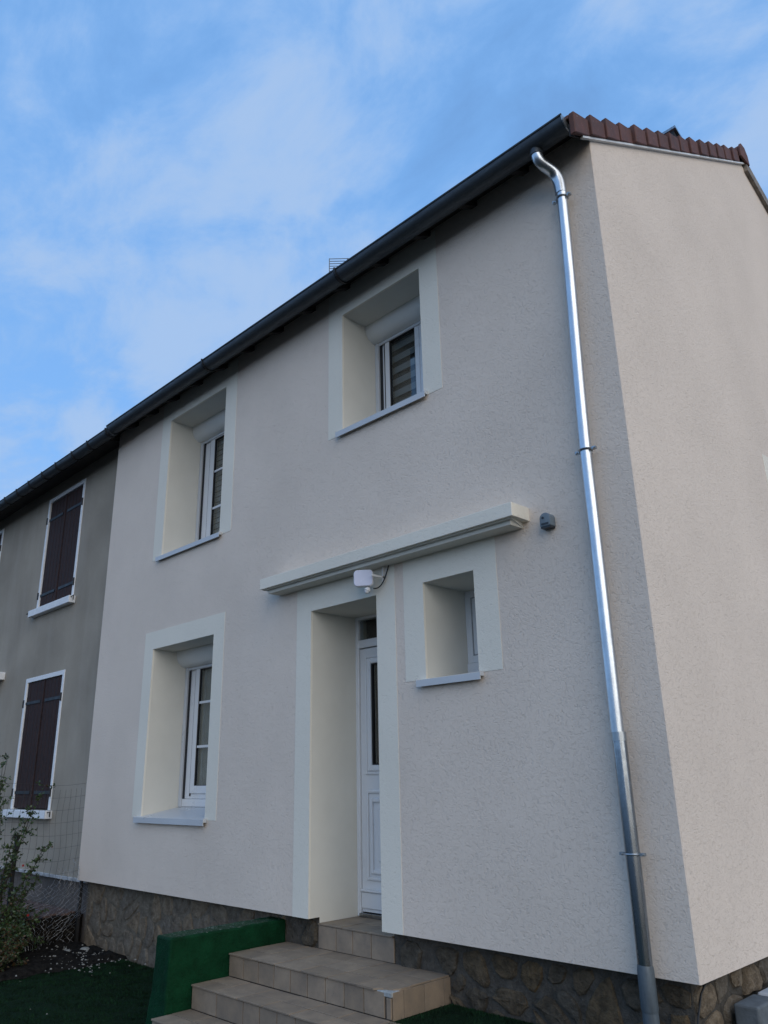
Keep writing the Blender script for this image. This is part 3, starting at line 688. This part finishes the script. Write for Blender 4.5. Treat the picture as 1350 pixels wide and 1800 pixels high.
def clamp_ring(x, z, mat):
    b = MB(); n = 24; r = PR+0.006
    ringp = [(x+r*math.cos(a), PYc+r*math.sin(a), z) for a in [2*math.pi*k/n for k in range(n+1)]]
    b.tube(ringp, 0.0065, 6, False)
    for s in (-1, 1):
        b.box(x+s*(r+0.001) if s > 0 else x-r-0.036, x+r+0.036 if s > 0 else x-(r+0.001), PYc-0.012, PYc+0.012, z-0.009, z+0.009)
        b.tube([(x+s*(r+0.022), PYc-0.022, z), (x+s*(r+0.022), PYc+0.016, z)], 0.009, 6)
    b.tube([(x, PYc+r, z), (x, 0.0, z)], 0.006, 6)
    return b.build('clamp', mat, D, smooth=True)
clamp_ring(-0.261, 6.005, 'zinc_bead'); clamp_ring(-0.298, 3.805, 'zinc_bead'); clamp_ring(-0.286, 1.125, 'zinc_bead')
adopt(D)

# ------------------------------------------------------------------ entrance steps
ST = empty('entrance_steps', (-2.95, -0.5, GL)); tag(ST, 'beige tiled entrance steps leading up to the white front door', 'steps')
def tile_box(name, x0, x1, y0, y1, z0, z1, jig=0.0012, g=0.0036):
    r = rnd.uniform; o = MB().box(x0+g, x1-g, y0+(g if y1-y0 > .03 else 0), y1-(g if y1-y0 > .03 else 0), z0+(g if z1-z0 > .03 else 0), z1-(g if z1-z0 > .03 else 0)).build(name, 'step', ST, bevel=0.0015, seg=1)
    return o
TH = 0.012
Z0, Z1, Z2, Z3 = 0.402, 0.207, 0.032, -0.145
XL, XR = -3.955, -2.00
Y1, Y2, Y3 = -0.495, -0.845, -1.19
core = MB()
core.box(-3.50, -2.595, 0.125, 0.70, -0.4, Z0-TH); core.box(XL, XR-TH, Y1+TH, PY-0.001, -0.4, Z1-TH); core.box(XL, -1.55, Y2+TH, Y1+TH-0.002, -0.4, Z2-TH); core.box(XL, -1.4, Y3+TH, Y2+TH-0.002, -0.45, Z3-TH)
core.build('step_core', 'grout', ST)
def run(a, b_, widths):
    out = [a]; i = 0
    while out[-1] < b_-0.02: out.append(min(b_, out[-1]+widths[min(i, len(widths)-1)])); i += 1
    if out[-1]-out[-2] < 0.05: out.pop(-2)
    return list(zip(out[:-1], out[1:]))
def jz(z): return z+rnd.uniform(-0.0012, 0.0012)
# threshold
for a, c in run(-3.505, -2.57, [0.235, 0.21, 0.225, 0.27]): tile_box('riser_tile', a, c, 0.112, 0.124, Z1, Z0-TH)
for a, c in run(-3.505, -2.58, [0.31]):
    for p, q in ((0.100, 0.34), (0.34, 0.58)): 
        zz = jz(Z0); tile_box('tread_tile', a, c, p, q, zz-TH, zz)
# landing
for a, c in run(XL, XR-0.05, [0.21]): tile_box('riser_tile', a, c, Y1, Y1+TH, Z2, Z1-TH-0.001)
tile_box('riser_tile', XR-0.05, XR, Y1, Y1+TH, Z2, Z1-TH-0.03)
for a, c in run(Y1+TH+0.005, PY, [0.11, 0.21, 0.21]): 
    MB().box(XR-TH, XR, a+0.002, c-0.002, -0.02, Z1-TH-0.001).build('riser_tile', 'step', ST, bevel=0.0015, seg=1)
cols = run(XL, XR+0.012, [0.325]); rows = [(Y1-0.015, Y1+0.20), (Y1+0.20, Y1+0.41), (Y1+0.41, PY-0.002)]
for i, (a, c) in enumerate(cols):
    for j, (p, q) in enumerate(rows):
        zz = jz(Z1)
        if i == len(cols)-1 and j == 0:     # broken corner tile
            m_ = MB().prism([(a+.002, p), (c-0.155, p), (c-0.105, p+0.05), (c-0.03, p+0.072), (c, p+0.12), (c, q-.002), (a+.002, q-.002)], 'z', zz-TH, zz).build('tread_tile', 'step', ST)
            tag(m_, 'tread tile with its front corner broken off')
        else: tile_box('tread_tile', a, c, p, q, zz-TH, zz)
mb = MB().prism([(XR-0.145, Y1+0.001), (XR-0.001, Y1+0.001), (XR-0.001, Y1+0.095), (XR-0.08, Y1+0.06)], 'z', Z1-TH-0.03, Z1-TH+0.002).build('mortar_patch', 'mortar_pale', ST, bevel=0.006, seg=2)
# second and third step
for (zt_, zb_, yf, yb_, xr, wid) in ((Z2, Z3, Y2, Y1, -1.55, [0.36, 0.36, 0.21, 0.21, 0.21]), (Z3, GL-0.05, Y3, Y2, -1.4, [0.40, 0.36])):
    for a, c in run(XL, xr, wid): tile_box('riser_tile', a, c, yf, yf+TH, zb_, zt_-TH-0.001)
    for a, c in run(XL, xr, [0.325]):
        for p, q in ((yf-0.015, yf+0.165), (yf+0.165, yb_-0.001)):
            zz = jz(zt_); tile_box('tread_tile', a, c, p, q, zz-TH, zz)
adopt(ST)

# ------------------------------------------------------------------ green stair wall
bm = bmesh.new(); gx0_, gx1_, gy0, gy1, gt = -4.205, -3.965, -1.06, 0.115, 0.392
ny, nz, nx_ = 16, 12, 4; rg = random.Random(9)
me = MB(); 
def gp(i, j, k):
    x = gx0_+(gx1_-gx0_)*i/nx_; yv = gy0+(gy1-gy0)*j/ny; z = -0.42+(gt+0.42)*k/nz
    lo = max(0, 1-k/nz); x -= 0.06*lo**2.2*(1-i/nx_); yv -= 0.05*lo**2*(1-j/ny)
    return (x, yv, z)
verts = {}
def gv(i, j, k):
    if (i, j, k) not in verts:
        p = gp(i, j, k); q = tuple(c+rg.uniform(-0.004, 0.004) for c in p); verts[(i, j, k)] = len(me.v); me.v.append(q)
    return verts[(i, j, k)]
for j in range(ny):
    for k in range(nz):
        me.f.append((gv(0, j, k), gv(0, j, k+1), gv(0, j+1, k+1), gv(0, j+1, k))); me.f.append((gv(nx_, j, k), gv(nx_, j+1, k), gv(nx_, j+1, k+1), gv(nx_, j, k+1)))
for i in range(nx_):
    for k in range(nz):
        me.f.append((gv(i, 0, k), gv(i+1, 0, k), gv(i+1, 0, k+1), gv(i, 0, k+1))); me.f.append((gv(i, ny, k), gv(i, ny, k+1), gv(i+1, ny, k+1), gv(i+1, ny, k)))
    for j in range(ny):
        me.f.append((gv(i, j, nz), gv(i+1, j, nz), gv(i+1, j+1, nz), gv(i, j+1, nz))); me.f.append((gv(i, j, 0), gv(i, j+1, 0), gv(i+1, j+1, 0), gv(i+1, j, 0)))
gw_ = me.build('stair_wall', 'green', smooth=False)
tag(gw_, 'low green painted masonry wall with worn top beside the steps', 'wall')
mod = gw_.modifiers.new('bevel', 'BEVEL'); mod.width = 0.018; mod.segments = 3; mod.limit_method = 'ANGLE'; mod.angle_limit = R_(50)
for p in gw_.data.polygons: p.use_smooth = True
gw_.data.set_sharp_from_angle(angle=R_(60))

# ------------------------------------------------------------------ neighbouring house
N = empty('neighbour_house', (-12.0, 4.0, GL)); tag(N, 'grey rendered old house with closed brown shutters adjoining on the left', 'house')
NY = 0.15; NX0, NX1 = -16.0, -8.115
NW = {'a': (-10.90, -9.60, 4.37, 6.27), 'b': (-10.95, -9.60, 1.25, 3.17), 'c': (-14.55, -13.20, 4.37, 6.27)}
hol = list(NW.values()); xs = sorted({NX0, NX1} | {h[0] for h in hol} | {h[1] for h in hol}); zs = sorted({0.42, 6.65} | {h[2] for h in hol} | {h[3] for h in hol})
b = MB()
for x0, x1, z0, z1 in cells(xs, zs, hol): b.quad((x0, NY, z0), (x1, NY, z0), (x1, NY, z1), (x0, NY, z1))
b.quad((NX0, NY, 0.42), (NX1, NY, 0.42), (NX1, 0.3, 0.42), (NX0, 0.3, 0.42))
b.build('wall', 'old_render', N, fix=False)
MB().box(NX0, -8.16, NY+0.04, 0.7, -0.6, 0.4195).build('plinth', 'old_plinth', N)
MB().box(NX0, -8.13, NY-0.03, NY+0.005, 0.395, 0.435).build('base_band', 'grey_paint', N, bevel=0.004, seg=1)
MB().prism([(-0.19, 6.48), (0.0, 6.57), (0.5, 6.7), (RY, RZ), (8, RZ-BK*4.2), (8, RZ-BK*4.2+0.15), (RY, RZ+0.16), (-0.27, 6.53), (-0.27, 6.50), (-0.19, 6.50)], 'x', NX0, RX0-0.006).build('roof', 'tile', N)
MB().box(NX0, RX0-0.005, -0.202, -0.192, 6.41, 6.50).build('fascia', 'wood_dark', N)
b = MB(); b.prism([(-0.19, 6.455), (0.145, 6.55), (0.145, 6.575), (-0.19, 6.478)], 'x', NX0, RX0-0.01); b.build('soffit', 'wood_dark', N)
def shutter_window(key, grp_seed):
    x0, x1, z0, z1 = NW[key]; fw = 0.075; rs = random.Random(grp_seed)
    b = MB(); y0, y1 = NY-0.012, NY+0.08
    b.box(x0-0.07, x0, y0, y1, z0, z1+0.07); b.box(x1, x1+0.07, y0, y1, z0, z1+0.07); b.box(x0, x1, y0, y1, z1, z1+0.07)
    b.build('window_frame', 'white_paint', N, bevel=0.004, seg=1)
    MB().box(x0-0.01, x1+0.01, NY+0.081, NY+0.09, z0-0.01, z1+0.01).build('window_backing', 'room', N)
    si = MB().box(x0-0.17, x1+0.14, NY-0.10, NY+0.06, z0-0.115, z0-0.004).build('sill', 'white_paint', N, bevel=0.008, seg=2)
    for xe in (x0-0.25, x1+0.17):
        MB().tube([(xe-0.06, NY+0.0, z0-0.03), (xe-0.06, NY-0.07, z0-0.03), (xe+0.06, NY-0.07, z0-0.02), (xe+0.06, NY-0.07, z0-0.09)], 0.008, 5).build('shutter_hook', 'iron', si)
    xm = (x0+x1)/2; leafw = (x1-x0)/2
    for s in (0, 1):
        a = x0+0.006 if s == 0 else xm+0.004; c = xm-0.004 if s == 0 else x1-0.006
        lf = MB().box(a, c, NY+0.03, NY+0.05, z0+0.012, z1-0.008).build('shutter', 'shutter', N)
        n = 5; w = (c-a)/n
        for i in range(n):
            e = rs.uniform(0, 0.003)
            MB().box(a+i*w+0.003, a+(i+1)*w-0.003, NY+0.010-e, NY+0.0298, z0+0.012+rs.uniform(0, .006), z1-0.008).build('plank', 'shutter', lf, bevel=0.004, seg=1)
        for zz in (z0+0.24, z1-0.33):
            h0, h1 = (a-0.055, a+w*4.4) if s == 0 else (c-w*4.4, c+0.055)
            MB().box(h0, h1, NY-0.002, NY+0.0065, zz-0.022, zz+0.022).build('strap_hinge', 'iron', lf)
            hx = h0 if s == 0 else h1
            MB().tube([(hx, NY-0.016, zz-0.06), (hx, NY-0.016, zz+0.06)], 0.017, 6).build('hinge_pin', 'iron', lf)
        if s == 0: MB().box(c-0.035, c+0.02, NY-0.004, NY+0.009, z0+0.02, z1-0.01).build('cover_strip', 'shutter', lf, bevel=0.004, seg=1)
shutter_window('a', 1); shutter_window('b', 2); shutter_window('c', 3)
MB().box(-14.2, -12.05, -0.10, NY+0.01, 3.33, 3.46).build('door_canopy', 'white_paint', N, bevel=0.01, seg=2)
# terrace step with pavers
TR = MB().box(-12.5, -8.26, -0.78, NY+0.035, -0.5, 0.035).build('terrace', 'soil', N)
for i in range(20):
    for j in range(8):
        xa = -8.27-(i+1)*0.205-(0.1 if j % 2 else 0); ya = -0.785+j*0.115
        MB().box(xa+0.004, xa+0.201, ya+0.004, ya+0.111, 0.03, 0.055+rnd.uniform(0, 0.006)).build('paver', 'paver', TR, bevel=0.004, seg=1)
adopt(N)

# ------------------------------------------------------------------ fence at the boundary
F = empty('wire_fence', (-8.2, -0.8, GL)); tag(F, 'sagging wire mesh fence with iron posts between the two gardens', 'fence')
FX = -8.19
b = MB(); b.box(FX-0.02, FX+0.02, -0.80, -0.76, -0.4, 1.02); b.build('post', 'iron', F)
b = MB(); b.box(FX+0.02, FX+0.055, 0.06, 0.095, -0.4, 0.44); b.build('post', 'iron', F)
rf = random.Random(3); b = MB()
def fpt(yv, z): return (FX+0.03*math.sin(yv*3+z*2.2)+0.012*math.sin(yv*11+z*7), yv, z+0.02*math.sin(yv*5))
yv = 0.05
while yv > -3.2:
    b.tube([fpt(yv+0.01*math.sin(z*9), z) for z in [0.45+0.1*k for k in range(12)]], 0.0016, 3, False); yv -= 0.075
for z in [0.55+0.15*k for k in range(8)]:
    b.tube([fpt(0.06-0.11*k, z) for k in range(30)], 0.0016, 3, False)
b.build('wire_mesh', 'wire', F)
b = MB(); s_ = 0.062
def crum(yv, z, k):   # crumpled sheet
    return (FX+0.07+0.09*math.sin(z*5+yv*4)+0.05*math.sin(z*13-yv*9)+0.012*rf.uniform(-1, 1), yv+0.05*math.sin(z*6+yv*3)+0.016*rf.uniform(-1, 1), z+0.03*math.sin(yv*8+z*5)+0.012*rf.uniform(-1, 1))
for k in range(46):
    yc_ = 0.07-k*s_*0.5; ph = k % 2; pts = []
    top = 0.74-0.30*min(1, k/22)+0.06*math.sin(k*0.7); n = int((top+0.36)/(s_*0.5))
    for q in range(n): pts.append(crum(yc_+(s_*0.25 if (q+ph) % 2 else -s_*0.25), -0.34+q*s_*0.5, k))
    b.tube(pts, 0.0017, 3, False)
b.build('chain_link', 'wire_pale', F)
adopt(F)

# ------------------------------------------------------------------ shrubs
def shrub(name, label, base, nb, reach, rise, leafn, seed, dry=0.15, leaf=0.03, berries=0, lean=(0, 0)):
    rs = random.Random(seed); root = empty(name, base); st = MB(); lv = MB(); ld = MB(); be = MB()
    for k in range(nb):
        a = rs.uniform(0, 2*math.pi); el = rs.uniform(0.25, 1.25); L = rs.uniform(0.55, 1.0)
        d = Vector((math.cos(a)*math.cos(el)+lean[0], math.sin(a)*math.cos(el)+lean[1], math.sin(el))); p = Vector(base)+Vector((rs.uniform(-.12, .12), rs.uniform(-.12, .12), 0)); pts = [p.copy()]
        n = 9
        for i in range(n):
            d = (d+Vector((rs.uniform(-.18, .18), rs.uniform(-.18, .18), rs.uniform(-.2, .06)))).normalized()
            p = p+Vector((d.x*reach, d.y*reach, d.z*rise))*L/n; pts.append(p.copy())
        st.tube(pts, [0.008*(1-i/(n+1))+0.0015 for i in range(n+1)], 4, False)
        twigs = [pts[2:]]
        for i in range(3, n+1):
            for _ in range(2):
                e = Vector((rs.uniform(-1, 1), rs.uniform(-1, 1), rs.uniform(-.4, .8))).normalized()*rs.uniform(.08, .22)*reach
                tw = [pts[i], pts[i]+e*0.5+Vector((0, 0, .01)), pts[i]+e]; st.tube(tw, [0.003, 0.002, 0.001], 3, False); twigs.append(tw)
        for tw in twigs:
            for i in range(len(tw)-1):
                for _ in range(leafn):
                    q = tw[i].lerp(tw[i+1], rs.random()); u = Vector((rs.uniform(-1, 1), rs.uniform(-1, 1), rs.uniform(-.5, .9))).normalized()
                    w = u.orthogonal().normalized(); w.rotate(Matrix.Rotation(rs.uniform(0, 6.28), 3, u)); l = leaf*rs.uniform(.6, 1.25); m = ld if rs.random() < dry else lv
                    i0 = len(m.v); m.v += [tuple(q), tuple(q+u*l*.5+w*l*.28), tuple(q+u*l), tuple(q+u*l*.5-w*l*.28)]; m.f.append((i0, i0+1, i0+2, i0+3))
    st.build('branches', 'bark', root, fix=False)
    if lv.f: tag(lv.build('leaves', 'leaf', root, fix=False), kind='stuff')
    if ld.f: tag(ld.build('dry_leaves', 'leaf_dry', root, fix=False), kind='stuff')
    for k in range(berries):
        c = Vector(base)+Vector((rs.uniform(-.1, .4), rs.uniform(-.1, .45), rs.uniform(.3, 1.0)))
        be.tube([c, c+Vector((0, 0, .022))], 0.013, 6)
    if berries: be.build('berries', 'berry', root)
    tag(root, label, 'shrub'); adopt(root); return root
shrub('leafy_shrub', 'tall loose shrub with thin arching leafy branches beside the wire fence', (-8.05, -1.06, GL), 27, 0.85, 2.6, 6, 31, 0.05, 0.042, 0, (-0.05, 0.06))
shrub('leafy_shrub', 'dense dark shrub with red berries at the foot of the fence', (-7.98, -1.02, GL), 36, 0.62, 1.35, 6, 47, 0.10, 0.032, 5, (0.0, 0.05))
shrub('leafy_shrub', 'small brownish shrub at the left edge of the soil bed', (-7.35, -1.22, GL), 34, 0.5, 0.62, 6, 53, 0.4, 0.028, 0, (-0.1, 0.1))

# pebbles and rubble on the soil
rp = random.Random(17); b = MB()
def pebble(b, x, y, z, r):
    i = len(b.v); n = 6; 
    for k in range(n):
        a = 2*math.pi*k/n; b.v.append((x+r*rp.uniform(.7, 1.2)*math.cos(a), y+r*rp.uniform(.7, 1.2)*math.sin(a), z))
    for k in range(n):
        a = 2*math.pi*k/n+.4; b.v.append((x+r*.6*math.cos(a), y+r*.6*math.sin(a), z+r*rp.uniform(.5, .9)))
    for k in range(n): b.f.append((i+k, i+(k+1) % n, i+n+(k+1) % n, i+n+k))
    b.f.append(tuple(i+n+k for k in range(n)))
for k in range(320):
    x = rp.gauss(-7.35, 0.42); y = rp.gauss(-0.32, 0.28)
    if y > 0.08 or x < -8.15: continue
    pebble(b, x, y, GL+0.05, rp.choice((0.006, 0.008, 0.008, 0.013)))
for k in range(18): pebble(b, rp.uniform(-7.6, -4.4), rp.uniform(-1.6, 0.05), GL+0.012, rp.uniform(0.004, 0.010))
tag(b.build('gravel', 'pebble', None, fix=False), 'scattered small white pebbles and plaster crumbs on the soil', 'gravel', kind='stuff')
for k, (x, y, r, lab) in enumerate(((-7.62, -0.05, 0.06, 'pale rubble lump on the soil nearest the house wall'), (-7.72, -0.22, 0.045, 'pale rubble lump on the soil in the middle of three'), (-7.80, -0.40, 0.04, 'smallest pale rubble lump on the soil nearest the fence'))):
    b = MB(); n = 7
    for (sc, h) in ((1, 0), (1.05, .35), (.6, .75)):
        for q in range(n):
            a = 2*math.pi*q/n+sc; b.v.append((x+r*1.3*sc*rp.uniform(.75, 1.2)*math.cos(a), y+r*sc*rp.uniform(.75, 1.2)*math.sin(a), GL+0.03+r*h))
    for L in range(2):
        for q in range(n): b.f.append((L*n+q, L*n+(q+1) % n, (L+1)*n+(q+1) % n, (L+1)*n+q))
    b.f.append(tuple(2*n+q for q in range(n)))
    tag(b.build('rubble_lump', 'pebble'), lab, 'rubble', 'rubble lumps on the soil')

# ------------------------------------------------------------------ floodlight, alarm box, antenna, meter block, cables
FL = empty('floodlight', (-2.57, 0.0, 3.28)); tag(FL, 'white square floodlight with motion sensor under the canopy band', 'floodlight')
def rounded(b, cx, cz, w, h, r, y0, y1, n=5):
    pr = []
    for sx, sz, a0 in ((1, 1, 0), (-1, 1, 90), (-1, -1, 180), (1, -1, 270)):
        for k in range(n+1):
            a = R_(a0+90*k/n); pr.append((cx+sx*(w/2-r)+r*math.cos(a), cz+sz*(h/2-r)+r*math.sin(a)))
    b.prism(pr, 'y', y0, y1)
body = MB(); rounded(body, 0, 0, 0.175, 0.150, 0.035, -0.012, 0.035); bo = body.build('housing', 'lamp_white', FL, bevel=0.003, seg=1)
ln = MB(); rounded(ln, 0, 0, 0.167, 0.142, 0.032, -0.019, -0.0121); lo_ = ln.build('lens', 'lamp_lens', FL, bevel=0.003, seg=2)
for o in (bo, lo_):
    o.matrix_world = Matrix.Translation((-2.588, -0.155, 3.283)) @ Matrix.Rotation(R_(36), 4, 'Z') @ Matrix.Rotation(R_(2), 4, 'X')
b = MB(); b.box(-2.475, -2.463, -0.17, 0.0, 3.28, 3.298); b.box(-2.475, -2.463, -0.035, -0.006, 3.25, 3.385); b.box(-2.50, -2.44, -0.0055, 0.0, 3.30, 3.38); b.build('bracket', 'lamp_white', FL)
b = MB(); b.tube([(-2.575, -0.10, 3.215), (-2.575, -0.115, 3.185)], 0.012, 8); b.tube([(-2.575, -0.115, 3.19), (-2.575, -0.13, 3.165)], [0.026, 0.030], 12); b.tube([(-2.575, -0.13, 3.165), (-2.575, -0.138, 3.148)], [0.026, 0.012], 12)
b.build('motion_sensor', 'lamp_white', FL, smooth=True)
MB().tube([(-2.56, -0.06, 3.20)] + bez((-2.56, -0.05, 3.20), (-2.47, -0.04, 3.185), (-2.45, -0.02, 3.28), (-2.40, -0.02, 3.392), 14), 0.0055, 6).build('cable', 'rubber', FL, smooth=True)
adopt(FL)
for o in (bo, lo_): o.matrix_parent_inverse = FL.matrix_world.inverted()

AL = empty('alarm_box', (-0.70, 0.0, 3.38)); tag(AL, 'small grey plastic alarm box on the wall right of the canopy band', 'alarm box')
prf = [(-0.045, -0.05), (0.045, -0.05), (0.045, 0.012)] + [(0.045*math.cos(a), 0.012+0.040*math.sin(a)) for a in [R_(12*k) for k in range(1, 15)]] + [(-0.045, 0.012)]
bx_ = MB().prism([(-0.705+p[0], 3.385+p[1]) for p in prf], 'y', -0.075, 0.0).build('housing', 'device', AL, bevel=0.006, seg=2, smooth=True)
MB().box(-0.735, -0.675, -0.0785, -0.0745, 3.345, 3.358).build('slot', 'device_dark', AL)
MB().tube([(-0.72, -0.070, 3.40), (-0.72, -0.0785, 3.40)], 0.010, 10).build('sounder_hole', 'device_dark', AL)
MB().box(-0.746, -0.664, -0.070, -0.004, 3.322, 3.3345).build('base_plate', 'device_dark', AL)
adopt(AL)

A = empty('tv_antenna', (-7.75, 3.9, RZ+0.1)); tag(A, 'television antenna with grid reflector standing on the roof ridge', 'antenna')
def apt(t, z): return (-7.82+0.704*t, 3.9+0.710*t, z)
MB().tube([apt(0.37, RZ-0.2), apt(0.37, 11.57)], 0.014, 8).build('mast', 'antenna', A)
b = MB()
for k in range(9): b.tube([apt(0, 11.57-k*0.058), apt(0.95, 11.57-k*0.058)], 0.0075, 5)
for t in (0, 0.95): b.tube([apt(t, 11.58), apt(t, 11.09)], 0.009, 5)
b.build('reflector', 'antenna', A); adopt(A)

MBX = empty('meter_block', (0.1, 0.7, GR)); tag(MBX, 'grey concrete meter block at the foot of the gable wall', 'meter box')
MB().box(-0.05, 0.10, 0.48, 0.78, GR-0.05, 0.265).build('block', 'concrete', MBX, bevel=0.012, seg=2)
MB().box(-0.03, 0.10, 0.79, 1.35, GR-0.05, 0.275).build('cover', 'white_metal', MBX, bevel=0.015, seg=2); adopt(MBX)
c = MB(); c.tube([(-0.02, 0.30, 0.445), (-0.09, 0.24, 0.40), (-0.095, 0.18, 0.36), (-0.09, 0.10, 0.26), (-0.09, 0.07, 0.20), (-0.09, 0.065, 0.0)], 0.006, 6); tag(c.build('cable', 'rubber', None, smooth=True), 'thin black cable running down the stone plinth at the corner', 'cable')
